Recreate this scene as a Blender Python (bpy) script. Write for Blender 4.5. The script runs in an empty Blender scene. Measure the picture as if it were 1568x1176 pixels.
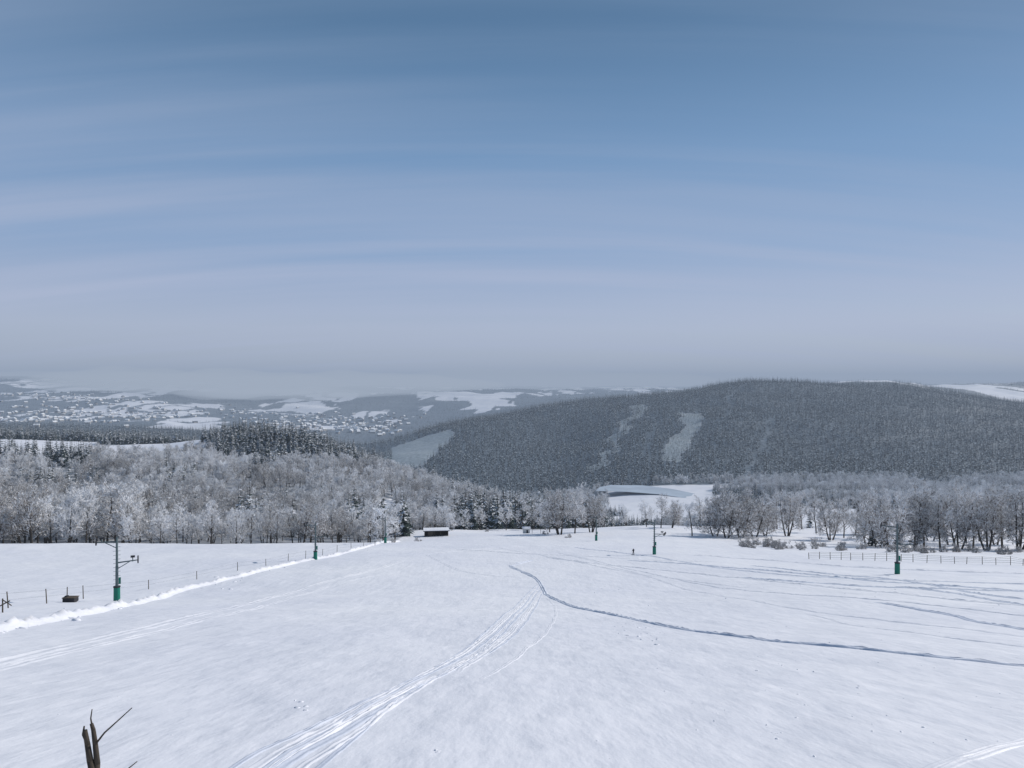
import bpy, math, random, bmesh
import numpy as np
from mathutils import Vector
from mathutils.bvhtree import BVHTree
R=math.radians
scene=bpy.context.scene
scene.view_settings.view_transform='Standard'
F=1184.0; CU=784.0; CV=588.0
rs=np.random.RandomState(7)
# ------------------------------------------------------------ noise
LAT=rs.rand(256,256)
def vnoise(x,y,s,off=0):
    x=x/s+off*17.3+1000; y=y/s+off*9.1+1000
    xi=np.floor(x).astype(int); yi=np.floor(y).astype(int)
    fx=x-xi; fy=y-yi
    fx=fx*fx*(3-2*fx); fy=fy*fy*(3-2*fy)
    a=LAT[xi&255,yi&255]; b=LAT[(xi+1)&255,yi&255]; c=LAT[xi&255,(yi+1)&255]; d=LAT[(xi+1)&255,(yi+1)&255]
    return (a*(1-fx)+b*fx)*(1-fy)+(c*(1-fx)+d*fx)*fy
def fbm(x,y,s,o=3,off=0):
    t=0;a=1;n=0
    for i in range(o):
        t=t+a*vnoise(x,y,s/2**i,off+i); n+=a; a*=.5
    return t/n
# ------------------------------------------------------------ terrain profiles (metres)
near=[(-80,15),(-40,6.3),(0,-3.1),(12,-6.0),(25,-9.3),(50,-15.3)]
def V(y,v): return (y,-(v-CV)/F*y)
cols={
 0:[(92,-25.7),(138,-32.8),(170,-37.2),(205,-41.9),(230,-49),(300,-57),(400,-60),(500,-56),(560,-52),V(900,673),(1000,-68),(1300,-130),V(2000,660),V(2600,650),V(3200,640),V(4500,610),V(6000,588),V(7500,573),(9000,60),(15000,60)],
 200:[(92,-25.6),(138,-32.5),(170,-37.1),(205,-41.9),(230,-48.5),(300,-58),(400,-64),(500,-62),(600,-58),(700,-64),(900,-70),(1000,-73),(1300,-140),V(2000,665),V(3200,642),V(4500,615),V(6000,594),V(7500,580),(9500,20),(15000,-30)],
 400:[(92,-25.1),(138,-32.0),(170,-37),(205,-42.1),(230,-48),(300,-58),(400,-65),(500,-65),(600,-58),(700,-50),(800,-48),(900,-70),(1300,-160),V(2000,670),V(2600,662),V(3500,642),V(4500,627),V(6000,604),V(8000,594),(15000,-60)],
 560:[(92,-24.7),(138,-31.4),(170,-36.5),(207,-42.3),(235,-48.5),(300,-60),(400,-71),(500,-72),(600,-64),(680,-62),(760,-76),(1000,-150),(1400,-185),V(1700,703),V(2000,690),(2400,-215),(2900,-200),V(3700,650),V(4500,630),V(6000,605),V(8000,595),(15000,-60)],
 700:[(92,-24.5),(138,-31.6),(170,-36.6),(207,-42.5),(250,-49.4),(300,-57.5),(400,-72),(500,-80),(560,-79),(620,-86),(800,-130),(1200,-185),V(1500,712),V(1700,682),V(2000,652),V(2250,636),(2600,-150),(3500,-180),V(4500,622),V(5500,603),V(8000,595),(15000,-60)],
 840:[(92,-24.5),(138,-31.9),(170,-36.5),(207,-42.5),(250,-49.4),(300,-56.8),(400,-73),(500,-91),(600,-107),(800,-140),(1200,-182),V(1500,735),V(1700,700),V(2000,658),V(2300,631),V(2450,622),(2800,-100),(4500,-110),(8000,-60),(15000,-60)],
 1000:[(92,-24.5),(138,-31.9),(170,-36.6),(207,-42.5),(250,-49),(300,-55.7),(340,-61.7),(400,-78),(500,-100),(700,-135),(970,-157),(1210,-157),(1300,-152),(1500,-137),V(1800,656),V(2100,627),V(2400,609),V(2600,605),(2900,-60),(4500,-70),(8000,-60),(15000,-60)],
 1100:[(92,-24.3),(138,-31.9),(170,-36.8),(207,-42.8),(250,-49.8),(300,-56.5),(340,-62.5),(400,-75),(500,-95),(700,-130),(970,-155),(1210,-157),(1300,-153),(1500,-140),V(1800,655),V(2100,622),V(2400,598),V(2600,588),(2900,-10),(4500,-50),(8000,-60),(15000,-60)],
 1200:[(92,-24.0),(138,-32.0),(170,-37.2),(207,-43.3),(250,-50.7),(300,-57.5),(400,-71.6),(500,-85),(600,-97),(800,-120),(1000,-138),(1200,-152),(1500,-146),V(1800,660),V(2100,622),V(2400,596),V(2600,587),V(2800,584),(3200,-20),(8000,-60),(15000,-60)],
 1400:[(92,-23.6),(112,-27.4),(138,-32.4),(170,-37.9),(207,-44.6),(250,-52),(300,-59),(400,-72.6),(500,-85),(600,-97),(800,-120),(1000,-138),(1200,-152),(1500,-142),V(1800,657),V(2100,624),V(2400,601),V(2700,590),V(3000,585),(3500,-20),(8000,-60),(15000,-60)],
 1480:[(92,-23.5),(112,-27.4),(138,-32.5),(170,-38.0),(207,-44.8),(250,-52.2),(300,-59.5),(400,-73),(500,-86),(600,-98),(800,-121),(1000,-139),(1200,-153),(1500,-142),V(1800,662),V(2100,630),V(2400,610),V(2650,602),(2900,-60),V(3500,596),V(4200,584),(5000,-20),(8000,-30),(15000,-60)],
 1568:[(92,-23.4),(112,-27.4),(138,-32.6),(170,-38.2),(207,-45),(250,-52.5),(300,-60),(400,-73),(500,-86),(600,-98),(800,-121),(1000,-140),(1200,-153),(1500,-142),V(1800,668),V(2100,640),V(2400,623),V(2600,619),(2900,-95),V(3500,605),V(4200,584),(5000,-20),(8000,-30),(15000,-60)],
}
cols[-900]=cols[0]; cols[2500]=cols[1568]
us=sorted(cols)
LY0=math.log(20); LY1=math.log(15100); NL=1500
lyg=np.linspace(LY0,LY1,NL); yg=np.exp(lyg)-100
ug=np.arange(-900,2501,20.0)
Zc=[]
for u in us:
    p=near+cols[u]
    Zc.append(np.interp(yg,np.array([a for a,b in p],float),np.array([b for a,b in p],float)))
Zc=np.array(Zc)
ZG=np.empty((len(ug),NL))
for j in range(NL): ZG[:,j]=np.interp(ug,us,Zc[:,j])
def blur(A,sig,axis):
    r=int(sig*3)+1; k=np.exp(-.5*(np.arange(-r,r+1)/sig)**2); k/=k.sum()
    pw=[(0,0),(0,0)]; pw[axis]=(r,r)
    B=np.pad(A,pw,mode='edge')
    return np.apply_along_axis(lambda m:np.convolve(m,k,'valid'),axis,B)
ZG=blur(ZG,4.0,1); ZG=blur(ZG,1.6,0)
def H(x,y):
    x=np.asarray(x,float); y=np.asarray(y,float)
    u=np.clip(CU+F*x/np.maximum(y,45.0),-900,2499)
    l=np.clip(np.log(np.maximum(y,-79)+100),LY0,LY1-1e-6)
    fu=(u+900)/20; fl=(l-LY0)/(LY1-LY0)*(NL-1)
    iu=np.clip(fu.astype(int),0,len(ug)-2); il=np.clip(fl.astype(int),0,NL-2)
    a=fu-iu; b=fl-il
    z=(ZG[iu,il]*(1-a)+ZG[iu+1,il]*a)*(1-b)+(ZG[iu,il+1]*(1-a)+ZG[iu+1,il+1]*a)*b
    z=z+(fbm(x,y,17,3,1)-.5)*0.6*np.clip((y-5)/60,.25,1)
    z=z+(vnoise(x*.9+y*.3,y*.5,2.1,5)-.5)*0.07*(y<400)
    z=z+(vnoise(x*.7-y*.5,y*.6,.9,25)-.5)*0.03*(y<120)
    wl=np.clip((y-240)/100,0,1)*np.clip((900-y)/200,0,1)*np.clip((60-x)/120,0,1)
    z=z+(fbm(x,y,75,3,22)-.5)*18*wl
    w=np.clip((y-1280)/400,0,1)
    z=z+(fbm(x,y,240,4,2)-.5)*38*w
    w2=np.clip((y-2900)/1500,0,1)
    z=z+(fbm(x,y,900,3,3)-.5)*75*w2
    return z
def inpoly(u,v,poly):
    n=len(poly); c=np.zeros(np.shape(u),bool); j=n-1
    for i in range(n):
        xi,yi=poly[i]; xj,yj=poly[j]
        c^=((yi>v)!=(yj>v))&(u<(xj-xi)*(v-yi)/((yj-yi) if yj!=yi else 1e-9)+xi); j=i
    return c
P_strip=[(970,622),(988,618),(984,638),(962,648),(966,662),(942,672),(950,688),(928,696),(934,712),(905,722),(898,716),(922,704),(916,694),(940,684),(932,672),(954,660),(950,646),(972,636)]
P_clear=[(1040,632),(1078,634),(1060,672),(1040,708),(1010,704),(1022,676),(1046,652)]
P_cut=[(1180,640),(1184,642),(1170,690),(1142,738),(1134,740),(1160,690)]
P_cut2=[(1122,596),(1126,596),(1112,640),(1106,640)]
P_cut3=[(1000,640),(1004,640),(988,700),(982,700)]
P_field=[(560,704),(590,690),(640,672),(692,658),(696,668),(672,690),(650,712),(600,718)]
P_gap=[(562,768),(600,764),(616,778),(604,800),(572,798)]
def zone(x,y,z):
    u=CU+F*x/np.maximum(y,1); v=CV-F*z/np.maximum(y,1)
    m={}
    yn=np.interp(u,[-600,590,640,760,840,930],[221,221,300,325,345,420])
    yf=np.interp(u,[-900,0,200,400,560,700,840,930],[540,540,580,660,720,650,620,600])
    m['A']=(u<930)&(y>yn)&(y<yf)&~inpoly(u,v,P_gap)
    un=u+(vnoise(x,y,35,31)-.5)*70
    m['ridge']=(u<345)&(y>925)&(y<1080)|((un>330)&(u<520)&(y>640)&(y<930)&(y>yf))|((u>=500)&(u<760)&(y>yf)&(y<yf+90))|((u>150)&(un<340)&(y>860)&(y<1080)&(fbm(x,y,70,2,33)>.42))
    m['back']=(u<600)&(y>1080)&(y<2500)
    uw=u+(vnoise(x,y,45,8)-.5)*14
    m['strip']=inpoly(uw,v,P_strip); m['clear']=inpoly(uw,v,P_clear)
    m['cut']=inpoly(uw,v,P_cut)|inpoly(uw,v,P_cut2)|inpoly(uw,v,P_cut3)
    fld=inpoly(u+(vnoise(x,y,60,18)-.5)*10,v,P_field); m['fld']=fld
    hillarea=(u>640)&(y>1240)&(y<2760)
    m['hill']=hillarea&~m['clear']&~m['strip']&~m['cut']&~fld
    m['D']=(u>=470)&(u<=640)&(y>1250)&(y<2500)&~fld
    fb=fbm(x,y*.35,210,4,6)
    fw=(fb>.45)|(np.abs(vnoise(x,y*.4,150,20)-.5)<.07)|(np.abs(vnoise(x,y*.4,260,27)-.5)<.04)
    sf=((u>640)&(u<790)&(y>4300)&(y<6500)&(fb<.6))|((u>1440)&(y>2950)&(y<4000)&(fb<.57))
    m['farwood']=(y>2500)&(fw|((u>1400)&(y>4000)&(y<4500)))&~hillarea&~sf
    m['valley']=(u>=905)&(y>440)&(y<1240)&(((fbm(x,y,90,2,9)>.56))|((u>1090)&(y>840)&(fbm(x,y,70,2,4)>.3))|(y>1205)|((u<985)&(y<760)&(y>480)))&~((u>905)&(u<1092)&(y>975)&(y<1205))
    m['mid']=(u<930)&(u>600)&(y>660)&(y<1250)
    return m
# ------------------------------------------------------------ materials
def nt(name):
    m=bpy.data.materials.new(name); m.use_nodes=True
    n=m.node_tree; b=n.nodes['Principled BSDF']; return m,n,b
def simple(name,col,rough=.8,noise=0.0,scale=5,spec=.3,rand=0.0,metal=0):
    m,n,b=nt(name); b.inputs['Roughness'].default_value=rough
    b.inputs['Specular IOR Level'].default_value=spec; b.inputs['Metallic'].default_value=metal
    L=n.links
    if noise>0 or rand>0:
        hsv=n.nodes.new('ShaderNodeHueSaturation'); hsv.inputs['Color'].default_value=(*col,1)
        oi=n.nodes.new('ShaderNodeObjectInfo')
        c=n.nodes.new('ShaderNodeMapRange'); c.inputs['To Min'].default_value=1-rand; c.inputs['To Max'].default_value=1+rand
        L.new(oi.outputs['Random'],c.inputs['Value'])
        if noise>0:
            t=n.nodes.new('ShaderNodeTexNoise'); t.inputs['Scale'].default_value=scale; t.inputs['Detail'].default_value=2
            g=n.nodes.new('ShaderNodeTexCoord'); L.new(g.outputs['Object'],t.inputs['Vector'])
            a=n.nodes.new('ShaderNodeMapRange'); a.inputs['From Min'].default_value=.3;a.inputs['From Max'].default_value=.7
            a.inputs['To Min'].default_value=1-noise; a.inputs['To Max'].default_value=1+noise
            L.new(t.outputs['Fac'],a.inputs['Value'])
            mu=n.nodes.new('ShaderNodeMath'); mu.operation='MULTIPLY'
            L.new(a.outputs[0],mu.inputs[0]); L.new(c.outputs[0],mu.inputs[1]); L.new(mu.outputs[0],hsv.inputs['Value'])
        else: L.new(c.outputs[0],hsv.inputs['Value'])
        L.new(hsv.outputs[0],b.inputs['Base Color'])
    else: b.inputs['Base Color'].default_value=(*col,1)
    return m
SNOW=(.83,.84,.875)
bark=simple('bark',(.055,.046,.038),.9,.3,4,.2,.2)
twigb=simple('twig_brown',(.17,.14,.115),.9,0,1,.2,.3)
frost=simple('frost_twig',(.86,.87,.89),.75,0,.6,.2,.13)
needle=simple('conifer_needles',(.022,.038,.034),.85,0,1.0,.2,.35)
snowneedle=simple('snowy_needles',(.74,.77,.82),.8,0,.9,.2,.15)
needle_h=simple('hill_needles',(.012,.024,.03),.85,0,.5,.2,.4)
snowneedle_h=simple('hill_frost_needles',(.58,.64,.68),.8,0,.5,.2,.4)
steel=simple('galvanised_steel',(.10,.14,.15),.5,.15,8,.5,0,.4)
green=simple('green_padding',(.0,.16,.11),.6,.15,6,.4)
wood=simple('weathered_wood',(.09,.075,.06),.9,.3,6,.2)
dark=simple('dark_rubber',(.03,.03,.035),.7,.1,6,.3)
def snowmat(name,base,bump=.5,cover=False):
    m,n,b=nt(name); L=n.links; N=n.nodes
    geo=N.new('ShaderNodeNewGeometry')
    b.inputs['Roughness'].default_value=.55; b.inputs['Specular IOR Level'].default_value=.45
    def noise(sc,det,vec=None,rough=.55):
        t=N.new('ShaderNodeTexNoise'); t.inputs['Scale'].default_value=sc; t.inputs['Detail'].default_value=det; t.inputs['Roughness'].default_value=rough
        L.new(vec if vec else geo.outputs['Position'],t.inputs['Vector']); return t
    mp=N.new('ShaderNodeMapping'); mp.inputs['Rotation'].default_value=(0,0,R(-35)); mp.inputs['Scale'].default_value=(1,.2,1)
    L.new(geo.outputs['Position'],mp.inputs['Vector'])
    mp2=N.new('ShaderNodeMapping'); mp2.inputs['Rotation'].default_value=(0,0,R(12)); mp2.inputs['Scale'].default_value=(1,.05,1)
    L.new(geo.outputs['Position'],mp2.inputs['Vector'])
    n1=noise(.2,3); n2=noise(1.6,4,mp.outputs[0]); n3=noise(7,3); n4=noise(.03,3); n5=noise(1.1,3,mp2.outputs[0])
    prev=None
    for nn,st,di in ((n1,bump*.9,.8),(n5,bump*.8,.16),(n2,bump*.9,.12),(n3,bump*.7,.025)):
        q=N.new('ShaderNodeBump'); q.inputs['Strength'].default_value=st; q.inputs['Distance'].default_value=di; L.new(nn.outputs['Fac'],q.inputs['Height'])
        if prev: L.new(prev.outputs[0],q.inputs['Normal'])
        prev=q
    L.new(prev.outputs[0],b.inputs['Normal'])
    r=N.new('ShaderNodeMapRange'); r.inputs['From Min'].default_value=.3; r.inputs['From Max'].default_value=.7
    L.new(n4.outputs['Fac'],r.inputs['Value'])
    mx=N.new('ShaderNodeMix'); mx.data_type='RGBA'; L.new(r.outputs[0],mx.inputs[0])
    mx.inputs[6].default_value=(base[0]*.88,base[1]*.89,base[2]*.93,1); mx.inputs[7].default_value=(*base,1)
    out=mx.outputs[2]
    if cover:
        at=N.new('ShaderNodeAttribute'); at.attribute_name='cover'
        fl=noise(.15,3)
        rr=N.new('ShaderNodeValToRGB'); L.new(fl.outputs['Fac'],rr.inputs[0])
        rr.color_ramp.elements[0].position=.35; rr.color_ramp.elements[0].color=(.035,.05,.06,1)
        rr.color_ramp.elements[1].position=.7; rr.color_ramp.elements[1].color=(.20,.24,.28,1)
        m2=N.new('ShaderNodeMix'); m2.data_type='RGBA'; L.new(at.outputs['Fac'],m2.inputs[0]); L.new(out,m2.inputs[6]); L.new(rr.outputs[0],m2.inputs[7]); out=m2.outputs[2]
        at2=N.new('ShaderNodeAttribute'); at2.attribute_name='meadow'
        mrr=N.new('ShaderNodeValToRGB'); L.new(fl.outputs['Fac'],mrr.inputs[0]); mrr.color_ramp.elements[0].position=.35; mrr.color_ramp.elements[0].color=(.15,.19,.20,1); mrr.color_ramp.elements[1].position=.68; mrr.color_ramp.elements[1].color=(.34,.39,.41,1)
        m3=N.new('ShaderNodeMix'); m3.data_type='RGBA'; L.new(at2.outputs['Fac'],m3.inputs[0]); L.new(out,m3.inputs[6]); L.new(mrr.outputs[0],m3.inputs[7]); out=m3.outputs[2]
    L.new(out,b.inputs['Base Color'])
    return m
m_snow=snowmat('snow_ground',SNOW,.5,True)
m_snow2=snowmat('packed_snow',SNOW,.5)
m_track_shaded=snowmat('shaded_track_snow',(.66,.70,.78),.5)  # greyer, bluer snow: the shade of the grooves is put into the colour
# ------------------------------------------------------------ helpers
def mk(name,verts,faces,mats,fm=None,smooth=False,link=True):
    me=bpy.data.meshes.new(name); me.from_pydata(verts,[],faces); 
    for m in mats: me.materials.append(m)
    if fm is not None: me.polygons.foreach_set('material_index',fm)
    if smooth: me.polygons.foreach_set('use_smooth',[True]*len(me.polygons))
    me.update(); ob=bpy.data.objects.new(name,me)
    if link: scene.collection.objects.link(ob)
    return ob
# ------------------------------------------------------------ terrain mesh
NR=1000; NC=680
s=np.linspace(math.log(22),math.log(14500+82),NR); ty=np.exp(s)-82
tt=np.linspace(-1,1,NC); tt=np.sinh(tt*1.7)/np.sinh(1.7)*1.35
YY,TT=np.meshgrid(ty,tt,indexing='ij'); XX=TT*(YY+75)
ZZ=H(XX,YY)
mz=zone(XX,YY,ZZ)
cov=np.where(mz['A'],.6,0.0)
cov=np.where(mz['ridge']|mz['hill']|mz['D']|mz['valley']|mz['mid']|mz['back']|mz['cut'],1.0,cov)  # treeless cuts also take the dark floor colour, painting in their shade
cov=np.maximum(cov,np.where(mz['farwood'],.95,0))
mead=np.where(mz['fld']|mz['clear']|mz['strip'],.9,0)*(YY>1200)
verts=np.stack([XX,YY,ZZ],-1).reshape(-1,3)
idx=np.arange(NR*NC).reshape(NR,NC)
fa=np.stack([idx[:-1,:-1],idx[:-1,1:],idx[1:,1:],idx[1:,:-1]],-1).reshape(-1,4)
me=bpy.data.meshes.new('snowy_ground')
me.vertices.add(len(verts)); me.vertices.foreach_set('co',verts.ravel())
me.loops.add(len(fa)*4); me.loops.foreach_set('vertex_index',fa.ravel().astype(np.int32))
me.polygons.add(len(fa)); me.polygons.foreach_set('loop_start',np.arange(0,len(fa)*4,4,dtype=np.int32)); me.polygons.foreach_set('loop_total',np.full(len(fa),4,np.int32))
me.update(calc_edges=True)
me.polygons.foreach_set('use_smooth',np.ones(len(fa),bool))
for nm,arr in (('cover',cov),('meadow',mead)):
    a=me.attributes.new(nm,'FLOAT','POINT'); a.data.foreach_set('value',arr.ravel().astype(np.float32))
me.materials.append(m_snow)
ground=bpy.data.objects.new('snowy_ground',me); scene.collection.objects.link(ground)
nrow=int(np.searchsorted(ty,520))
bvh=BVHTree.FromPolygons([Vector(v) for v in verts[:nrow*NC]],fa[:(nrow-1)*(NC-1)].tolist())
def P(u,v):
    d=Vector(((u-CU)/F,1,-(v-CV)/F)).normalized()
    return bvh.ray_cast(Vector((0,0,0)),d)[0]
def G(x,y):
    h=bvh.ray_cast(Vector((x,y,60)),Vector((0,0,-1)))
    return h[0].z if h[0] else float(H(x,y))
# ------------------------------------------------------------ snow ribbons (tracks, banks)
def ribbon(name,pts,profile,mat,step=.6,wob=.1,jit=.3,seed=1,world=False):
    r=random.Random(seed)
    W=[P(*p) for p in pts] if not world else pts
    W=[w for w in W if w is not None]
    n=len(W); path=[]
    for i in range(n-1):
        p0=W[max(i-1,0)];p1=W[i];p2=W[i+1];p3=W[min(i+2,n-1)]
        L=(p2-p1).length; k=max(2,int(L/step))
        for j in range(k):
            t=j/k
            path.append(.5*((2*p1)+(p2-p0)*t+(2*p0-5*p1+4*p2-p3)*t*t+(3*p1-p0-3*p2+p3)*t**3))
    path.append(W[-1])
    V_=[];Fc=[];m=len(profile)
    hs=1.0; off=0
    for i,p in enumerate(path):
        q=path[min(i+1,len(path)-1)]-path[max(i-1,0)]; t=Vector((q.x,q.y,0)).normalized(); s_=Vector((t.y,-t.x,0))
        hs=.7*hs+.3*(1+r.uniform(-1,1)*jit*2); off=.85*off+r.uniform(-1,1)*wob
        fade=min(1,i/6,(len(path)-1-i)/6)
        for a,h in profile:
            x=p.x+s_.x*(a+off); y=p.y+s_.y*(a+off)
            z=G(x,y)
            hh=h*max(.15,hs*(1+r.uniform(-1,1)*jit))*fade if h>0 else h
            V_.append((x,y,z+hh))
    for i in range(len(path)-1):
        for j in range(m-1):
            a=i*m+j; Fc.append((a,a+1,a+m+1,a+m))
    return mk(name,V_,Fc,[mat],smooth=True)
def groove(w,h): return [(-w*2.2,-.04),(-w*1.3,h*.8),(-w*.7,h),(-w*.45,.01),(w*.45,.01),(w*.7,h),(w*1.3,h*.7),(w*2.2,-.04)]
ribbon('snow_bank',[(-160,1000),(0,966),(90,948),(180,930),(260,911),(340,889),(410,872),(480,857),(545,842),(612,829)],
  [(-1.0,-.1),(-.55,.1),(-.28,.28),(0,.42),(.22,.27),(.45,.08),(.8,-.1)],m_snow2,.5,.05,.4,3)
ribbon('ski_track',[(780,866),(800,876),(820,886),(830,898),(836,910),(860,922),(900,934),(950,944),(1000,955),(1060,966),(1140,976),(1230,986),(1320,994),(1450,1008),(1640,1026)],groove(.13,.08),m_track_shaded,.35,.03,.45,4)
ribbon('ski_track',[(790,862),(815,858),(800,862),(782,868),(812,880),(826,892)],groove(.14,.07),m_track_shaded,.4,.02,.3,5)
bundle=[(826,896),(812,915),(790,940),(765,968),(735,993),(700,1014),(640,1042),(580,1072),(520,1108),(455,1146),(380,1200)]
for k,o in enumerate((-1.5,-1.1,-.7,-.35,.2,.62,1.1)):
    Wp=[P(*b) for b in bundle]; pts=[]
    for i,w in enumerate(Wp):
        a=Wp[max(i-1,0)];b=Wp[min(i+1,len(Wp)-1)]; t=(b-a); s_=Vector((t.y,-t.x,0)).normalized(); sp=.2+.3*min(1,(len(Wp)-1-i)/len(Wp)+.4)
        pts.append(w+s_*o*(sp+ .2*math.sin(i*.8+k)))
    ribbon('ski_track',pts,groove(.045+.015*(k%3),.018+.008*(k%2)),m_snow2 if k%2 else m_track_shaded,.3,.015,.6,10+k,True)
for k,(pl,w,h) in enumerate([
 ([(-60,1030),(0,1014),(120,985),(250,955),(380,925),(470,900),(560,876),(620,858)],.3,.05),
 ([(-60,1042),(0,1024),(120,995),(250,965),(380,934),(480,906),(570,882)],.2,.035),
 ([(835,853),(900,862),(980,870),(1080,880),(1200,892),(1330,905),(1450,917),(1640,935)],.22,.07),
 ([(960,858),(1080,866),(1200,876),(1330,889),(1450,897),(1640,912)],.25,.09),
 ([(1130,884),(1250,893),(1380,900),(1500,904),(1640,906)],.25,.09),
 ([(1340,922),(1400,932),(1460,943),(1520,956),(1640,975)],.16,.08),
 ([(650,848),(690,868),(740,880),(800,884)],.2,.04),
 ([(1060,850),(1180,858),(1300,868),(1420,874),(1600,880)],.3,.1),
 ([(700,842),(800,848),(900,852),(1000,858),(1100,861)],.2,.05),
 ([(760,838),(860,856),(960,876),(1060,890),(1150,900)],.16,.04),
 ([(1380,898),(1470,910),(1560,925),(1640,932)],.18,.08),
 ([(1430,1185),(1480,1165),(1530,1150),(1620,1125)],.07,.025),
 ([(1420,1180),(1475,1158),(1525,1144),(1620,1118)],.06,.025),
 ([(826,900),(800,950),(745,1000),(700,1030)],.08,.02),
 ([(870,850),(1000,885),(1180,925),(1400,955),(1640,985)],.12,.03),
 ([(880,838),(1000,852),(1120,872),(1260,884),(1420,890),(1640,896)],.2,.06),
 ([(1150,866),(1280,880),(1400,892),(1520,912),(1640,922)],.2,.07),
 ([(850,846),(940,866),(1080,896),(1240,912),(1420,926),(1640,950)],.1,.035),
 ([(640,850),(720,842),(820,836),(900,834)],.2,.05),
 ([(1240,940),(1340,962),(1480,980),(1640,1000)],.08,.025),
 ([(836,915),(850,930),(842,960),(800,1000),(740,1040)],.06,.015)]):
    ribbon('ski_track',pl,groove(w,h),m_track_shaded if k in (3,4,5,10,15,16) else m_snow2,.4,.04,.45,30+k)
def ico_blobs(name,items,mat,seed=0):
    bm=bmesh.new(); bmesh.ops.create_icosphere(bm,subdivisions=2,radius=1); bv=[v.co.copy() for v in bm.verts]; bf=[[v.index for v in f.verts] for f in bm.faces]; bm.free()
    r=random.Random(seed); V_=[];Fc=[]
    for (x,y,z,sx,sy,sz) in items:
        o=len(V_); ph=[r.uniform(0,6) for _ in range(3)]
        for c in bv:
            k=1+.22*math.sin(c.x*3.1+ph[0])+.18*math.sin(c.y*4+ph[1])+.2*math.sin(c.z*5+c.x*2+ph[2])+r.uniform(-.06,.06)
            V_.append((x+c.x*k*sx,y+c.y*k*sy,z+c.z*k*sz))
        Fc+= [[i+o for i in f] for f in bf]
    return mk(name,V_,Fc,[mat],smooth=True)
r=random.Random(5); items=[]
def clump(u,v,s):
    p=P(u,v)
    if p: items.append((p.x,p.y,p.z-.3*s,s*r.uniform(.8,1.5),s*r.uniform(.8,1.3),s*r.uniform(.4,.8)))
for (u,v,s,n,sp) in [(345,890,.28,9,12),(98,944,.3,7,14),(460,1083,.09,6,7),(1320,1050,.05,4,6),(672,1147,.04,3,5),(980,968,.09,40,26),(1340,905,.15,8,22),(1205,920,.1,4,30),(1190,1120,.03,7,25),(930,907,.12,5,15),(1180,970,.07,8,40),(1210,1020,.05,6,20)]:
    for i in range(n): clump(u+r.gauss(0,sp),v+r.gauss(0,sp*.45),s*r.uniform(.3,1.1))
for i in range(110):
    u=r.uniform(900,1600); v=r.uniform(866,1170); p=P(u,v)
    if p: clump(u,v,r.uniform(.012,.05)*min(2.5,.4+p.y/40))
for i in range(18):
    u=r.uniform(0,820); v=r.uniform(860,1170); clump(u,v,r.uniform(.012,.03))
for i in range(90):
    t=r.random(); clump(t*600+r.uniform(-6,6),np.interp(t*600,[0,180,340,480,600],[966,930,889,857,832])+r.uniform(-1,4),r.uniform(.06,.2))
ico_blobs('snow_clumps',items,m_snow2,2)
# ------------------------------------------------------------ tree meshes
class MB:
    def __init__(s): s.v=[];s.f=[];s.m=[]
    def tube(s,p0,p1,r0,r1,n,mat):
        d=(p1-p0); 
        if d.length<1e-6: return
        d.normalize(); a=d.orthogonal().normalized(); b=d.cross(a); o=len(s.v)
        for p,rr in ((p0,r0),(p1,r1)):
            for i in range(n):
                t=2*math.pi*i/n; s.v.append(p+(a*math.cos(t)+b*math.sin(t))*rr)
        for i in range(n): s.f.append((o+i,o+(i+1)%n,o+n+(i+1)%n,o+n+i)); s.m.append(mat)
        s.f.append(tuple(o+n+i for i in range(n))); s.m.append(mat)
        s.f.append(tuple(o+n-1-i for i in range(n))); s.m.append(mat)
    def box(s,c,h,mat,rz=0):
        o=len(s.v); ca,sa=math.cos(rz),math.sin(rz)
        for dx,dy,dz in ((-1,-1,-1),(1,-1,-1),(1,1,-1),(-1,1,-1),(-1,-1,1),(1,-1,1),(1,1,1),(-1,1,1)):
            x,y=dx*h[0],dy*h[1]; s.v.append(Vector((c[0]+x*ca-y*sa,c[1]+x*sa+y*ca,c[2]+dz*h[2])))
        for q in ((0,3,2,1),(4,5,6,7),(0,1,5,4),(1,2,6,5),(2,3,7,6),(3,0,4,7)): s.f.append(tuple(o+i for i in q)); s.m.append(mat)
    def tri(s,p,d,L,w,mat,rng):
        q=Vector((rng.uniform(-1,1),rng.uniform(-1,1),rng.uniform(-1,1))); sd=d.cross(q).normalized()*w*.5; o=len(s.v)
        s.v+= [p-sd,p+sd,p+d*L]; s.f.append((o,o+1,o+2)); s.m.append(mat)
    def obj(s,name,mats,link=False,smooth=False): return mk(name,[tuple(v) for v in s.v],s.f,mats,s.m,smooth,link)
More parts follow.
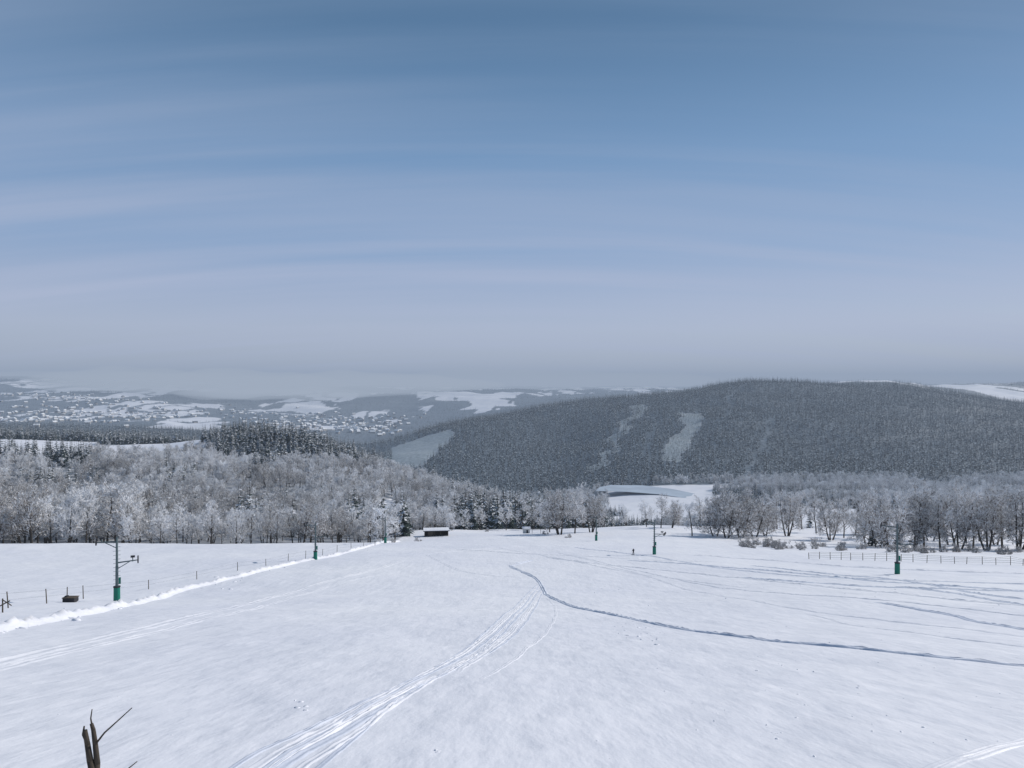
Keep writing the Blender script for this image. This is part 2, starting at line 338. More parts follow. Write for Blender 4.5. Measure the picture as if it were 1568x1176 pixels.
def decid(seed,h,frostp,ntrunk=1,w=1.0,spread=.4,low=.25,n1=13,dens=1):
    r=random.Random(seed); B=MB()
    def rv(): return Vector((r.gauss(0,1),r.gauss(0,1),r.gauss(0,1))).normalized()
    def grow(p,d,L,rad,lv):
        if lv>=3:
            # hoar frost is heavier on the upper crown
            fp=frostp*(.55+.65*min(1,max(0,p.z/h)))
            mat=2 if r.random()<fp else 1
            B.tri(p,d,L,rad*(1.6 if mat==2 else 1),mat,r)
            if lv==3:
                for k in range(int(4*dens)):
                    t=r.uniform(.15,1); dd=(d*.8+rv()*.8+Vector((0,0,.1))).normalized()
                    grow(p+d*L*t,dd,L*r.uniform(.4,.8),.05*w,4)
            return
        ns=4 if lv==0 else 3; q=p.copy(); dd=d.copy(); pts=[q.copy()]
        for i in range(ns):
            dd=(dd+rv()*(.08 if lv==0 else .2)+Vector((0,0,.12 if lv>0 else .03))).normalized()
            q2=q+dd*L/ns; B.tube(q,q2,rad*(1-i/ns*.85),rad*(1-(i+1)/ns*.85),(6,4,3)[lv],0 if (lv<1 or r.random()>frostp*.6) else 2); q=q2; pts.append(q.copy())
        nch=(n1,7,6)[lv]
        for k in range(nch):
            t=(low+(1-low)*(k+r.random())/nch) if lv==0 else r.uniform(.2,1)
            x=t*ns; i=min(int(x),ns-1); pp=pts[i].lerp(pts[i+1],x-i); ax=(pts[i+1]-pts[i]).normalized()
            sd=rv(); sd=(sd-ax*sd.dot(ax)).normalized()
            if lv==0:
                el=.35+.7*t; nd=(sd+ax*el).normalized(); ln=h*spread*(1.05-.55*t)*r.uniform(.7,1.15)
            else: nd=(ax*.75+sd*.75+Vector((0,0,.15))).normalized(); ln=L*r.uniform(.35,.62)
            grow(pp,nd,ln,(rad*(1-t*.8)*.45 if lv==0 else rad*.45) if lv<2 else .07*w,lv+1)
    for k in range(ntrunk):
        a=r.uniform(0,6.28); lean=0 if ntrunk==1 else .28
        grow(Vector((math.cos(a)*.4*(ntrunk>1),math.sin(a)*.4*(ntrunk>1),-.6)),Vector((math.cos(a)*lean,math.sin(a)*lean,1)).normalized(),h*.88*r.uniform(.85,1),h*.018,0)
    return B
def conifer(seed,h,tiers,spk,snowp,rad=.2,detail=True):
    r=random.Random(seed); B=MB(); B.tube(Vector((0,0,-.5)),Vector((0,0,h*.97)),h*.014,.02,4,0)
    for i in range(tiers):
        t=i/(tiers-1); z=h*(.07+.88*t); L=h*rad*(1-t)**.85+.25
        for k in range(spk if t<.75 else max(4,spk-3)):
            a=2*math.pi*(k+r.random()*.8)/spk+i; l=L*r.uniform(.65,1.15); dr=-.25-.25*(1-t)+r.uniform(-.12,.1)
            d=Vector((math.cos(a),math.sin(a),0)); sd=Vector((-d.y,d.x,0))*l*r.uniform(.2,.34)
            p=Vector((0,0,z+r.uniform(-.3,.3))); tip=p+d*l+Vector((0,0,dr*l)); mid=p+d*l*.55+Vector((0,0,dr*l*.35))
            o=len(B.v); m=2 if r.random()<snowp*(.45+1.1*t) else 1
            B.v+=[p,mid-sd-Vector((0,0,l*.1)),tip,mid+sd-Vector((0,0,l*.1))]; B.f+=[(o,o+1,o+2),(o,o+2,o+3)]; B.m+=[m,m]
            if detail:
                for q in range(2):
                    e=p+d*l*r.uniform(.3,.9)+Vector((0,0,dr*l*.5)); dd=(d*.5+Vector((-d.y,d.x,0))*r.choice((-1,1))*.8+Vector((0,0,-.4))).normalized()
                    B.tri(e,dd,l*.4,l*.16,2 if r.random()<snowp*.8 else 1,r)
    return B
def coll(name,objs):
    c=bpy.data.collections.new(name)
    for o in objs: c.objects.link(o)
    return c
mF=[bark,twigb,frost]
cF=coll('frost_tree_kit',[decid(10+i,r_,fp,nt_,1.5,sp,lo).obj('frost_tree_kit_%d'%i,mF) for i,(r_,nt_,sp,lo,fp) in enumerate([(15,1,.36,.2,.9),(14,1,.42,.25,.75),(16,1,.33,.18,.65),(13,2,.34,.15,.95),(12,1,.42,.12,.85),(15,2,.3,.2,.7)])])
cB=coll('brown_tree_kit',[decid(40+i,h_,.45,nt_,1.1,.38,.2).obj('brown_tree_kit_%d'%i,mF) for i,(h_,nt_) in enumerate([(14,1),(13,2),(15,1)])])
mC=[bark,needle,snowneedle]; mH=[bark,needle_h,snowneedle_h]
cC=coll('conifer_kit',[conifer(60+i,h_,13,9,.42,.2).obj('conifer_kit_%d'%i,mC) for i,h_ in enumerate((18,20,16,19))])
cH=coll('hill_conifer_kit',[conifer(80+i,h_,6,6,sp_,.2,False).obj('hill_conifer_kit_%d'%i,mH) for i,(h_,sp_) in enumerate(((16,.36),(18,.24),(15,.5),(17,.2),(14,.3)))])
def scatter(name,xy,col,ncol,smin,smax,seed=0,sink=.3):
    rg=np.random.RandomState(seed); n=len(xy)
    zz=H(xy[:,0],xy[:,1])-sink
    me=bpy.data.meshes.new(name); me.vertices.add(n); me.vertices.foreach_set('co',np.column_stack([xy,zz]).ravel())
    a=me.attributes.new('rot','FLOAT_VECTOR','POINT'); rot=np.column_stack([rg.normal(0,.03,n),rg.normal(0,.03,n),rg.rand(n)*6.283]); a.data.foreach_set('vector',rot.ravel().astype(np.float32))
    sc=rg.uniform(smin,smax,n)
    a=me.attributes.new('scl','FLOAT_VECTOR','POINT'); a.data.foreach_set('vector',np.column_stack([sc*rg.uniform(.85,1.2,n),sc*rg.uniform(.85,1.2,n),sc]).ravel().astype(np.float32))
    a=me.attributes.new('idx','INT','POINT'); a.data.foreach_set('value',rg.randint(0,ncol,n).astype(np.int32))
    ob=bpy.data.objects.new(name,me); scene.collection.objects.link(ob)
    g=bpy.data.node_groups.new(name+'_gn','GeometryNodeTree'); g.interface.new_socket('Geometry',in_out='INPUT',socket_type='NodeSocketGeometry'); g.interface.new_socket('Geometry',in_out='OUTPUT',socket_type='NodeSocketGeometry')
    N=g.nodes; L=g.links; gi=N.new('NodeGroupInput'); go=N.new('NodeGroupOutput'); ip=N.new('GeometryNodeInstanceOnPoints'); ci=N.new('GeometryNodeCollectionInfo')
    ci.inputs['Collection'].default_value=col; ci.inputs['Separate Children'].default_value=True; ci.inputs['Reset Children'].default_value=True
    def na(nm,t):
        q=N.new('GeometryNodeInputNamedAttribute'); q.data_type=t; q.inputs['Name'].default_value=nm; return q.outputs['Attribute']
    L.new(gi.outputs[0],ip.inputs['Points']); L.new(ci.outputs[0],ip.inputs['Instance']); ip.inputs['Pick Instance'].default_value=True
    L.new(na('idx','INT'),ip.inputs['Instance Index']); L.new(na('rot','FLOAT_VECTOR'),ip.inputs['Rotation']); L.new(na('scl','FLOAT_VECTOR'),ip.inputs['Scale'])
    L.new(ip.outputs[0],go.inputs[0])
    md=ob.modifiers.new('scatter','NODES'); md.node_group=g
    return ob
def grid(x0,x1,y0,y1,sp,seed,umin=-350,umax=1900):
    rg=np.random.RandomState(seed); xs=np.arange(x0,x1,sp); ys=np.arange(y0,y1,sp); X,Y=np.meshgrid(xs,ys); X=X.ravel()+rg.uniform(-.5,.5,X.size)*sp; Y=Y.ravel()+rg.uniform(-.5,.5,Y.size)*sp
    u=CU+F*X/Y; k=(u>umin)&(u<umax); X=X[k];Y=Y[k]; Z=H(X,Y); return X,Y,Z,u[k],CV-F*Z/Y,rg
# left frosted wood
X,Y,Z,u,v,rg=grid(-700,110,218,760,6.2,1,-250); m=zone(X,Y,Z)['A']&(rg.rand(len(X))<.93)
con=(((u>330)&(u<520)&(Y>600))|((u>355)&(u<408)&(Y>275)&(Y<310))|((u>575)&(u<625)&(Y>262)&(Y<300))|((u>700)&(fbm(X,Y,60,2,11)>.58))|(u>870)|((u>500)&(u<600)&(Y>620)&(fbm(X,Y,40,2,12)>.45))|((u<140)&(Y>500)&(fbm(X,Y,40,2,13)>.5)))|(fbm(X,Y,28,2,17)>.76)
brn=(fbm(X,Y,50,2,14)>.64)|((u<75)&(Y<300))
xy=np.column_stack([X,Y]); fr=(Y<300)&(u<230)
scatter('frosted_deciduous_forest',xy[m&~con&~brn&~fr],cF,6,.5,.95,1)
scatter('frosted_forest_edge',xy[m&~con&~brn&fr],cF,6,.75,1.35,21)
scatter('bare_deciduous_wood',xy[m&~con&brn&fr],cB,3,.9,1.5,2)
scatter('bare_deciduous_wood',xy[m&~con&brn&~fr],cB,3,.6,1.05,22)
xyc=xy[m&con]
X,Y,Z,u,v,rg=grid(-1300,0,620,1085,6.5,2); k=zone(X,Y,Z)['ridge']&(rg.rand(len(X))<.88); xyc=np.vstack([xyc,np.column_stack([X,Y])[k]])
scatter('snowy_conifer_wood',xyc,cC,4,.55,1.1,3)
# big hill
X,Y,Z,u,v,rg=grid(-300,2600,1240,2720,8.6,3,640,1700); zz=zone(X,Y,Z); m=zz['hill']&(rg.rand(len(X))<.9)|(zz['strip']&(rg.rand(len(X))<.35))
scatter('conifer_forest_hill',np.column_stack([X,Y])[m],cH,5,.5,1.35,4,0)
X,Y,Z,u,v,rg=grid(200,700,1300,2400,7,4,900,1090); zz=zone(X,Y,Z); m=zz['clear']|zz['strip']
scatter('young_conifers',np.column_stack([X,Y])[m],cH,5,.2,.45,5,0)
X,Y,Z,u,v,rg=grid(-2600,0,1085,2500,12,5,-100,640); zz=zone(X,Y,Z); m=(zz['D']|zz['back'])
scatter('distant_conifer_wood',np.column_stack([X,Y])[m],cH,5,.7,1.1,6,0)
# valley
X,Y,Z,u,v,rg=grid(0,1500,440,1245,9,6,880,1700); zz=zone(X,Y,Z)['valley']
con=(u<1000)|(fbm(X,Y,80,2,15)>.56)
scatter('valley_deciduous_wood',np.column_stack([X,Y])[zz&~con],cF,6,.6,1.1,7)
scatter('valley_conifer_wood',np.column_stack([X,Y])[zz&con],cC,4,.45,.85,8)
X,Y,Z,u,v,rg=grid(-400,200,640,1245,11,7,600,940); zz=zone(X,Y,Z)['mid']
scatter('valley_slope_wood',np.column_stack([X,Y])[zz],cF,6,.7,1.0,9)
X,Y,Z,u,v,rg=grid(-5500,4500,2600,7600,24,8,-60,1640); fw=zone(X,Y,Z)['farwood']
k=(fw&(rg.rand(len(X))<.5))
scatter('distant_woodland',np.column_stack([X,Y])[k],cH,5,.6,1.1,10,1)
# ------------------------------------------------------------ individual trees near piste, right side
def place(base,name,u,y,sc,rot,sink=.2):
    x=(u-CU)/F*y; ob=bpy.data.objects.new(name,base); scene.collection.objects.link(ob); ob.location=(x,y,G(x,y)-sink); ob.rotation_euler=(0,0,rot); ob.scale=(sc,sc,sc*1.0); return ob
dm=[decid(100+i,h_,fp,nt_,1.15,sp,lo,15,1.3).obj('bare_tree_kit_%d'%i,mF).data for i,(h_,nt_,sp,lo,fp) in enumerate([(14,1,.4,.22,.7),(14,3,.3,.2,.5),(12,2,.45,.06,.5),(15,1,.38,.3,.6),(13,1,.42,.25,.8)])]
bush=[decid(130+i,2.6,.4,4,.6,.45,.05,6).obj('bush_kit_%d'%i,mF).data for i in range(2)]
fm_=[o.data for o in cF.objects]
for i,(u,y,sc,k) in enumerate([(858,262,1.25,1),(880,268,1.25,4),(905,275,1.05,1),(842,290,1.0,0),(1012,300,.95,3),(1028,305,.85,1),(990,310,.8,4),
  (1095,258,1.15,2),(1113,252,1.3,2),(1135,256,1.4,2),(1155,262,1.3,2),(1172,270,1.05,2),(1125,268,1.4,2),(1205,275,1.2,1),(1228,330,1.3,0),(1272,262,1.15,1),(1292,275,1.05,4),(1250,300,1.1,3),(1190,320,1.1,0),(1310,300,1.2,3),
  (1345,215,1.2,2),(1365,222,1.25,2),(1328,235,1.15,2),(1398,225,1.35,1),(1415,235,1.35,3),(1440,222,1.25,0),(1468,225,1.35,1),(1490,232,1.3,4),(1512,222,1.3,1),(1535,228,1.35,3),(1560,220,1.4,1),(1590,225,1.3,0),(1455,250,1.35,2),(1525,255,1.35,2),(1380,260,1.35,0),(1350,270,1.25,3),(1480,262,1.4,3),(1560,262,1.4,4),(1425,270,1.35,2),(1500,275,1.4,0),(1340,300,1.3,1),(1400,310,1.3,4),(1470,310,1.4,1),(1540,310,1.4,2)]):
    place(dm[k],'bare_deciduous_tree',u,y,sc,i*1.7)
for i,(u,y,sc,k) in enumerate([(1060,255,.85,0),(775,318,.8,1),(800,330,.9,2),(835,325,.9,0),(692,300,.6,3),(712,310,.7,4),(1072,330,.9,2),(735,318,.7,1),(1040,345,.9,4),(960,350,.8,3),(815,345,.9,5),(1085,345,.9,0),(895,350,.9,3),(925,360,.9,0),(1215,350,1.1,4),(1265,355,1.0,3)]):
    place(fm_[k],'frosted_tree',u,y,sc,i*2.1)
for i,(u,y,sc) in enumerate([(1336,225,.55),(1352,232,.5),(1375,240,.6),(1240,345,.6)]): place(cC.objects[i%4].data,'spruce_tree',u,y,sc,i)
for i in range(60):
    r_=random.Random(i); u=r_.choice([r_.uniform(1130,1235),r_.uniform(1240,1600),r_.uniform(1240,1600)]); y=r_.uniform(186,215)
    place(bush[i%2],'shrub',u,y,r_.uniform(.4,1.2),i)
for u,y in [(604,216),(640,230),(835,262),(870,240),(745,300)]: place(bush[0],'shrub',u,y,.7,u)
# ------------------------------------------------------------ ski-lift pylons
def pylon(name,u,v,h,rot,flip=1):
    p=P(u,v); B=MB()
    B.tube(Vector((0,0,-.8)),Vector((0,0,h*.55)),.17,.15,10,0); B.tube(Vector((0,0,h*.55)),Vector((0,0,h)),.13,.11,10,0)
    B.tube(Vector((0,0,-.3)),Vector((0,0,1.5)),.36,.34,12,1); B.tube(Vector((0,0,1.5)),Vector((0,0,1.62)),.38,.38,12,2)
    B.box((.28,.0,2.2),(.11,.1,.35),1)
    for side,z,L in ((-1,h*.93,2.0),(1,h*.6,2.1)):
        s_=side*flip
        B.tube(Vector((0,0,z)),Vector((s_*L,0,z+.12)),.09,.06,6,0); B.tube(Vector((0,0,z-.7)),Vector((s_*L*.6,0,z+.02)),.045,.045,5,0)
        B.tube(Vector((s_*L,-.95,z-.02)),Vector((s_*L,.95,z-.02)),.06,.06,6,0)
        for yy in (-.85,-.3,.3,.85):
            B.tube(Vector((s_*L-.07,yy,z+.2)),Vector((s_*L+.07,yy,z+.2)),.24,.24,12,2)
        B.tube(Vector((s_*L*.75,0,z)),Vector((s_*L*.75,0,z+.55)),.05,.05,5,0); B.box((s_*L*.75,0,z+.55),(.22,.3,.07),2)
    z=1.9
    while z<h-.4: B.tube(Vector((-.36,0,z)),Vector((.36,0,z)),.022,.022,4,0); z+=.45
    ob=B.obj(name,[steel,green,dark],True); ob.location=p; ob.rotation_euler=(0,0,rot); return ob
pylon('ski_lift_pylon',179,920,7.0,.45); pylon('ski_lift_pylon',483,857,6.9,.35); pylon('ski_lift_pylon',590,831.5,6.9,.3)
pylon('ski_lift_pylon',1374,879,6.9,-.5,1); pylon('ski_lift_pylon',1002,849,6.9,-.4,1); pylon('ski_lift_pylon',913,828,6.9,-.4,1)
# ------------------------------------------------------------ fences
def fence(name,pts,sp,ph,pr,wires,wr,seed):
    r=random.Random(seed); W=[P(*p) for p in pts]; B=MB(); prev=None
    for i in range(len(W)-1):
        a,b=W[i],W[i+1]; n=max(1,int((b-a).length/sp))
        for j in range(n):
            q=a.lerp(b,j/n); x=q.x+r.uniform(-.2,.2); y=q.y+r.uniform(-.2,.2); z=G(x,y); hh=ph*r.uniform(.8,1.15); t=Vector((r.uniform(-.1,.1),r.uniform(-.1,.1),hh))
            base=Vector((x,y,z)); B.tube(base-Vector((0,0,.3)),base+t,pr,pr*.85,6,0)
            if prev is not None:
                for w in wires: B.tube(prev[0]+prev[1]*w,base+t*w,wr,wr,3,1)
            prev=(base,t)
    return B.obj(name,[wood,steel],True)
fence('wire_fence',[(-60,938),(70,924),(130,917),(229,902),(303,887),(365,874),(440,859),(517,845),(590,833)],6.5,1.4,.055,(.5,.9),.008,1)
fence('paddock_fence',[(1238,856),(1320,858),(1420,862),(1568,866),(1650,868)],2.0,1.5,.06,(.3,.55,.78,.97),.022,2)
B=MB(); B.box((0,0,.28),(.62,.4,.22),0); B.box((0,0,.53),(.68,.45,.03),1); B.box((-.4,0,.62),(.12,.2,.06),0)
for sx in (-.45,.45): B.box((sx,0,.03),(.08,.38,.05),1)
o=B.obj('equipment_crate',[dark,wood],True); o.location=P(108,922)
B=MB(); B.tube(Vector((0,0,-.3)),Vector((0,0,1.1)),.06,.05,6,0); B.tube(Vector((-.8,0,.2)),Vector((.5,.1,.9)),.05,.05,6,0); B.tube(Vector((0,0,1.0)),Vector((.7,0,.55)),.04,.04,6,0)
o=B.obj('timber_barrier',[wood],True); o.location=P(4,938)
B=MB()
w,d,h=4.0,2.3,1.8
B.box((0,d-.1,h/2-.3),(w,.1,h/2+.3),0)
for sx in (-1,1): B.box((sx*(w-.1),.2,h/2-.3),(.1,d-.35,h/2+.3),0)
B.box((-1.9,-d+.3,.7),(.9,.1,1.0),0)
for sx in (-w+.1,-.6,1.4,w-.1): B.box((sx,-d+.1,h/2-.3),(.09,.09,h/2+.3),0)
B.box((0,0,h+.16),(w+.4,d+.5,.1),2); B.box((0,0,h+.32),(w+.35,d+.45,.06),1)
o=B.obj('lift_hut',[wood,m_snow2,dark],True); x=(668-CU)/F*262; o.location=(x,262,G(x,262)+.1); o.rotation_euler=(0,0,.12)
B=MB(); B.box((0,0,1.1),(1.6,1.1,1.3),0); 
a=len(B.v); B.v+=[Vector(q) for q in ((-1.9,-1.4,2.45),(1.9,-1.4,2.45),(1.9,1.4,2.45),(-1.9,1.4,2.45),(-1.9,0,3.2),(1.9,0,3.2))]
for q in ((0,1,5,4),(2,3,4,5),(0,4,3),(1,2,5),(0,3,2,1)): B.f.append(tuple(a+i for i in q)); B.m.append(1)
B.box((.4,-1.12,.8),(.4,.03,.95),2)
o=B.obj('lift_cabin',[simple('pale_paint',(.55,.56,.55)),m_snow2,dark],True); x=(806-CU)/F*285; o.location=(x,285,G(x,285)); o.scale=(.8,.8,.8)
B=MB()
for dx in (-3,0,2.5,5.5): B.tube(Vector((dx,0,-.2)),Vector((dx,0,1.9)),.07,.07,6,0)
B.tube(Vector((-3,0,1.4)),Vector((5.5,0,1.4)),.04,.04,4,0)
o=B.obj('queue_barrier',[wood],True); x=(828-CU)/F*270; o.location=(x,270,G(x,270))
# skier far down the piste: one skinned body with skis and poles
def person(name,loc,rot):
    V_=[(0,0,.92),(0,0,1.15),(0,0,1.38),(0,0,1.5),(0,.02,1.66),(-.2,0,1.4),(-.3,.05,1.15),(-.27,.25,1.0),(.2,0,1.4),(.3,.05,1.15),(.27,.25,1.0),(-.1,0,.88),(-.14,.06,.5),(-.14,-.02,.08),(-.14,.14,.05),(.1,0,.88),(.14,.06,.5),(.14,-.02,.08),(.14,.14,.05)]
    E=[(0,1),(1,2),(2,3),(3,4),(2,5),(5,6),(6,7),(2,8),(8,9),(9,10),(0,11),(11,12),(12,13),(13,14),(0,15),(15,16),(16,17),(17,18)]
    rad=[.16,.15,.17,.06,.11,.08,.06,.05,.08,.06,.05,.1,.075,.06,.05,.1,.075,.06,.05]
    bm=bmesh.new(); sk=bm.verts.layers.skin.verify()
    for c in V_: bm.verts.new(c)
    bm.verts.ensure_lookup_table()
    for a,b in E: bm.edges.new((bm.verts[a],bm.verts[b]))
    for i,q in enumerate(bm.verts): q[sk].radius=(rad[i],rad[i]); q[sk].use_root=(i==0)
    me=bpy.data.meshes.new(name); bm.to_mesh(me); bm.free(); ob=bpy.data.objects.new(name,me); scene.collection.objects.link(ob)
    ob.modifiers.new('skin','SKIN'); ob.modifiers.new('sub','SUBSURF').levels=1
    me.materials.append(dark); ob.location=loc; ob.rotation_euler=(0,0,rot)
    B=MB()
    for sx in (-.14,.14): B.box((sx,.1,.02),(.045,.85,.012),0)
    for sx in (-.3,.3): B.tube(Vector((sx,.27,1.05)),Vector((sx*1.3,.1,0)),.012,.01,5,0)
    k=B.obj('skis_and_poles',[dark],True); k.parent=ob
    return ob
person('skier',P(970,850),.5).scale=(.8,.8,.8)
# ------------------------------------------------------------ bare sapling near the camera
B=MB()
def stem(pts,r0,r1):
    for i in range(len(pts)-1):
        n=len(pts)-1; B.tube(Vector(pts[i]),Vector(pts[i+1]),r0+(r1-r0)*i/n,r0+(r1-r0)*(i+1)/n,7,0)
def Q(u,v,y): return ((u-CU)/F*y,y,-(v-CV)/F*y)
gz=G(-2.7,5)
stem([(-2.75,5,gz-.2),(-2.78,5,-3.2),Q(146,1200,5),Q(138,1165,5),Q(134,1140,5),Q(130,1118,5)],.03,.014)
stem([Q(146,1200,5),Q(149,1170,5.02),Q(146,1140,5.02),Q(143,1118,5.03),Q(140,1108,5.03)],.022,.011)
stem([Q(146,1140,5.02),Q(160,1122,5.0),Q(180,1104,4.98),Q(202,1084,4.95)],.007,.003)
stem([Q(142,1118,5.03),Q(139,1100,5.0),Q(141,1086,5.0)],.006,.003)
stem([Q(134,1140,5),Q(127,1125,5),Q(129,1112,5)],.009,.005)
stem([Q(146,1200,5),Q(180,1190,5),Q(210,1166,5)],.007,.003)
o=B.obj('bare_sapling',[bark],True,True)
# ------------------------------------------------------------ frozen pond
pp=[((u_-CU)/F*y_,y_,-156.2) for u_,y_ in [(912,1130),(918,1172),(935,1196),(985,1192),(1030,1150),(1062,1105),(1085,1070),(1080,1045),(1045,1062),(1010,1095),(960,1120)]]
mk('frozen_pond',pp,[list(range(len(pp)))],[simple('pond_ice_snow',(.42,.49,.57),.6,.12,.03)])
# ------------------------------------------------------------ distant village
B=MB(); r=random.Random(12)
wallm=simple('rendered_wall',(.40,.38,.36),.8,.3,.02); roofm=simple('snowy_roof',(.82,.84,.87)); slate=simple('slate_roof',(.08,.085,.1))
cl=[(30,3300,70),(90,3800,60),(20,2900,60),(150,4300,50),(430,3300,45),(470,3600,45),(540,3500,40),(590,3900,35),(270,3900,60),(60,4600,80),(380,4200,60),(130,3100,60),(500,4000,60),(200,3500,60),(430,3000,50),(560,3100,40)]
for (cu,cy,sp) in cl:
    for i in range(50):
        u=cu+r.gauss(0,sp*.7); y=cy+r.gauss(0,240); x=(u-CU)/F*y; z=float(H(x,y)); a=r.uniform(0,3.14)
        w_,d_,h_=r.uniform(5,10),r.uniform(4,7),r.uniform(2.4,3.8); B.box((x,y,z+h_-1),(w_,d_,h_),0,a)
        o=len(B.v); ca,sa=math.cos(a),math.sin(a)
        for q in ((-w_-.5,-d_-.6,0),(w_+.5,-d_-.6,0),(w_+.5,d_+.6,0),(-w_-.5,d_+.6,0),(-w_-.5,0,d_*.8),(w_+.5,0,d_*.8)):
            B.v.append(Vector((x+q[0]*ca-q[1]*sa,y+q[0]*sa+q[1]*ca,z+2*h_-.9+q[2])))
        mt=1 if r.random()<.9 else 2
        for q in ((0,1,5,4),(2,3,4,5),(0,4,3),(1,2,5)): B.f.append(tuple(o+i for i in q)); B.m.append(mt)
B.obj('distant_village',[wallm,roofm,slate],True)
# ------------------------------------------------------------ atmosphere
def haze(name,dens,col):
    m=bpy.data.materials.new(name); m.use_nodes=True; n=m.node_tree; n.nodes.clear()
    o=n.nodes.new('ShaderNodeOutputMaterial'); a=n.nodes.new('ShaderNodeVolumeAbsorption'); a.inputs['Color'].default_value=(0,0,0,1); a.inputs['Density'].default_value=dens
    e=n.nodes.new('ShaderNodeEmission'); e.inputs['Color'].default_value=(*col,1); e.inputs['Strength'].default_value=dens  # the volume's own glow stands in for scattered skylight
    s_=n.nodes.new('ShaderNodeAddShader'); n.links.new(a.outputs[0],s_.inputs[0]); n.links.new(e.outputs[0],s_.inputs[1]); n.links.new(s_.outputs[0],o.inputs['Volume']); return m
B=MB(); B.box((0,7000,-100),(17000,8200,300),0); B.obj('atmospheric_haze',[haze('valley_haze',1.3e-4,(.28,.35,.47))],True)
for i,(u,y,z,a,b,c,dn) in enumerate([(300,5400,0,1100,500,95,2.2e-3),(520,5600,-5,1200,500,85,2.0e-3),(205,5300,35,700,400,75,1.8e-3),(820,7500,30,1800,500,110,1.2e-3),(60,9800,60,2500,500,120,1.0e-3),(420,4700,-60,600,300,40,1.8e-3),(110,6800,75,900,300,45,1.6e-3)]):
    bm=bmesh.new(); bmesh.ops.create_icosphere(bm,subdivisions=5,radius=1)
    for v_ in bm.verts:
        k=1+.16*math.sin(v_.co.x*5+i)+.12*math.sin(v_.co.x*11+v_.co.y*3+i*2)+.05*math.sin(v_.co.x*23+i)
        v_.co=Vector((v_.co.x*a,v_.co.y*b,v_.co.z*c*k))
    me=bpy.data.meshes.new('mist_bank'); bm.to_mesh(me); bm.free(); me.materials.append(haze('mist',dn,(.42,.475,.56)))
    ob=bpy.data.objects.new('mist_bank',me); scene.collection.objects.link(ob); ob.location=((u-CU)/F*y,y,z)
# ------------------------------------------------------------ light
SE,SR=R(35),R(64)
sd=Vector((math.sin(SR)*math.cos(SE),math.cos(SR)*math.cos(SE),math.sin(SE)))
sl=bpy.data.lights.new('sun','SUN'); sl.energy=3.9; sl.angle=R(.5); sl.color=(1,.94,.87); so=bpy.data.objects.new('sun',sl); scene.collection.objects.link(so)
so.rotation_euler=sd.to_track_quat('Z','Y').to_euler()
w=bpy.data.worlds.new('World'); scene.world=w; w.use_nodes=True; n=w.node_tree; N=n.nodes; L=n.links
bg=N['Background']; bg.inputs['Strength'].default_value=.075
sk=N.new('ShaderNodeTexSky'); sk.sky_type='NISHITA'; sk.sun_disc=False; sk.sun_elevation=SE; sk.sun_rotation=SR; sk.altitude=500; sk.dust_density=.6; sk.ozone_density=2.0
tc=N.new('ShaderNodeTexCoord'); sep=N.new('ShaderNodeSeparateXYZ'); L.new(tc.outputs['Generated'],sep.inputs[0])
rp=N.new('ShaderNodeValToRGB'); L.new(sep.outputs['Z'],rp.inputs[0])
E=rp.color_ramp.elements; E[0].position=0; E[0].color=(.46,.52,.66,1); E[1].position=.6; E[1].color=(.045,.12,.23,1)
for p_,c_ in ((.07,(.52,.58,.77)),(.12,(.40,.50,.73)),(.17,(.26,.42,.69)),(.28,(.19,.35,.60)),(.42,(.085,.20,.37))):
    e=E.new(p_); e.color=(*c_,1)
sc=N.new('ShaderNodeVectorMath'); sc.operation='SCALE'; sc.inputs['Scale'].default_value=12.6; L.new(rp.outputs[0],sc.inputs[0])
mu=N.new('ShaderNodeMix'); mu.data_type='RGBA'; mu.inputs[0].default_value=.75; L.new(sk.outputs[0],mu.inputs[6]); L.new(sc.outputs[0],mu.inputs[7])
az=N.new('ShaderNodeMath'); az.operation='ADD'; az.inputs[1].default_value=.2; L.new(sep.outputs['Z'],az.inputs[0])
dx=N.new('ShaderNodeMath'); dx.operation='DIVIDE'; L.new(sep.outputs['X'],dx.inputs[0]); L.new(az.outputs[0],dx.inputs[1])
dy=N.new('ShaderNodeMath'); dy.operation='DIVIDE'; L.new(sep.outputs['Y'],dy.inputs[0]); L.new(az.outputs[0],dy.inputs[1])
cb=N.new('ShaderNodeCombineXYZ'); L.new(dx.outputs[0],cb.inputs[0]); L.new(dy.outputs[0],cb.inputs[1])
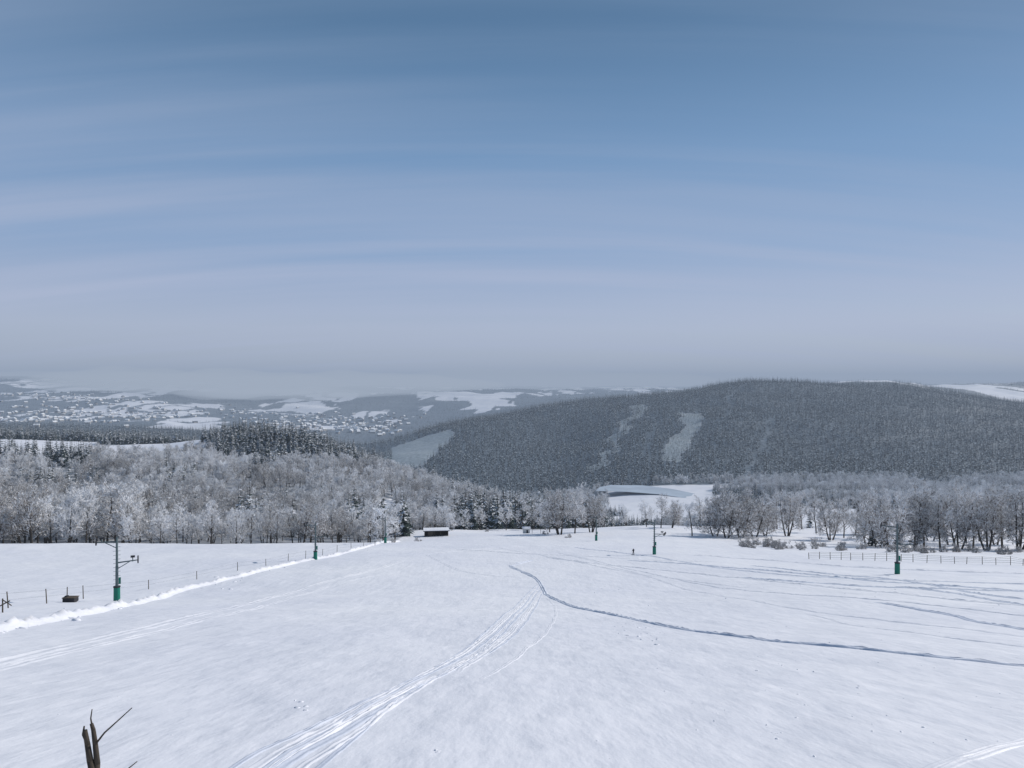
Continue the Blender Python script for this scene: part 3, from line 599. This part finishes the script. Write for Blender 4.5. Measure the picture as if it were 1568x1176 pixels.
def streak(rot,sx,sy,sc_,lo,hi,mx_,loc):
    mp=N.new('ShaderNodeMapping'); mp.inputs['Rotation'].default_value=(0,0,R(rot)); mp.inputs['Scale'].default_value=(sx,sy,1); mp.inputs['Location'].default_value=(loc,loc*.7,0); L.new(cb.outputs[0],mp.inputs[0])
    nz=N.new('ShaderNodeTexNoise'); nz.inputs['Scale'].default_value=sc_; nz.inputs['Detail'].default_value=6; nz.inputs['Roughness'].default_value=.5; nz.inputs['Distortion'].default_value=.25; L.new(mp.outputs[0],nz.inputs['Vector'])
    cr=N.new('ShaderNodeMapRange'); cr.interpolation_type='SMOOTHSTEP'; cr.inputs['From Min'].default_value=lo; cr.inputs['From Max'].default_value=hi; cr.inputs['To Max'].default_value=mx_; L.new(nz.outputs['Fac'],cr.inputs['Value']); return cr.outputs[0]
a1=streak(-6,.16,1.5,1.0,.40,.66,.5,1.7); a2=streak(8,.3,3.4,1.0,.42,.75,.35,5.3)
ad=N.new('ShaderNodeMath'); ad.operation='ADD'; ad.use_clamp=True; L.new(a1,ad.inputs[0]); L.new(a2,ad.inputs[1])
mc=N.new('ShaderNodeMix'); mc.data_type='RGBA'; L.new(ad.outputs[0],mc.inputs[0]); L.new(mu.outputs[2],mc.inputs[6])
vr=N.new('ShaderNodeValToRGB'); L.new(sep.outputs['Z'],vr.inputs[0]); q=vr.color_ramp.elements; q[0].position=.1; q[0].color=(.50,.56,.74,1); q[1].position=.5; q[1].color=(.18,.29,.46,1)
vs=N.new('ShaderNodeVectorMath'); vs.operation='SCALE'; vs.inputs['Scale'].default_value=12.6; L.new(vr.outputs[0],vs.inputs[0]); L.new(vs.outputs[0],mc.inputs[7])
L.new(mc.outputs[2],bg.inputs['Color'])
# ------------------------------------------------------------ camera
cam=bpy.data.cameras.new('camera'); cam.sensor_width=36; cam.lens=36*F/1568; cam.clip_start=.1; cam.clip_end=40000
co=bpy.data.objects.new('camera',cam); scene.collection.objects.link(co); co.location=(0,0,0); co.rotation_euler=(R(90),0,0); scene.camera=co
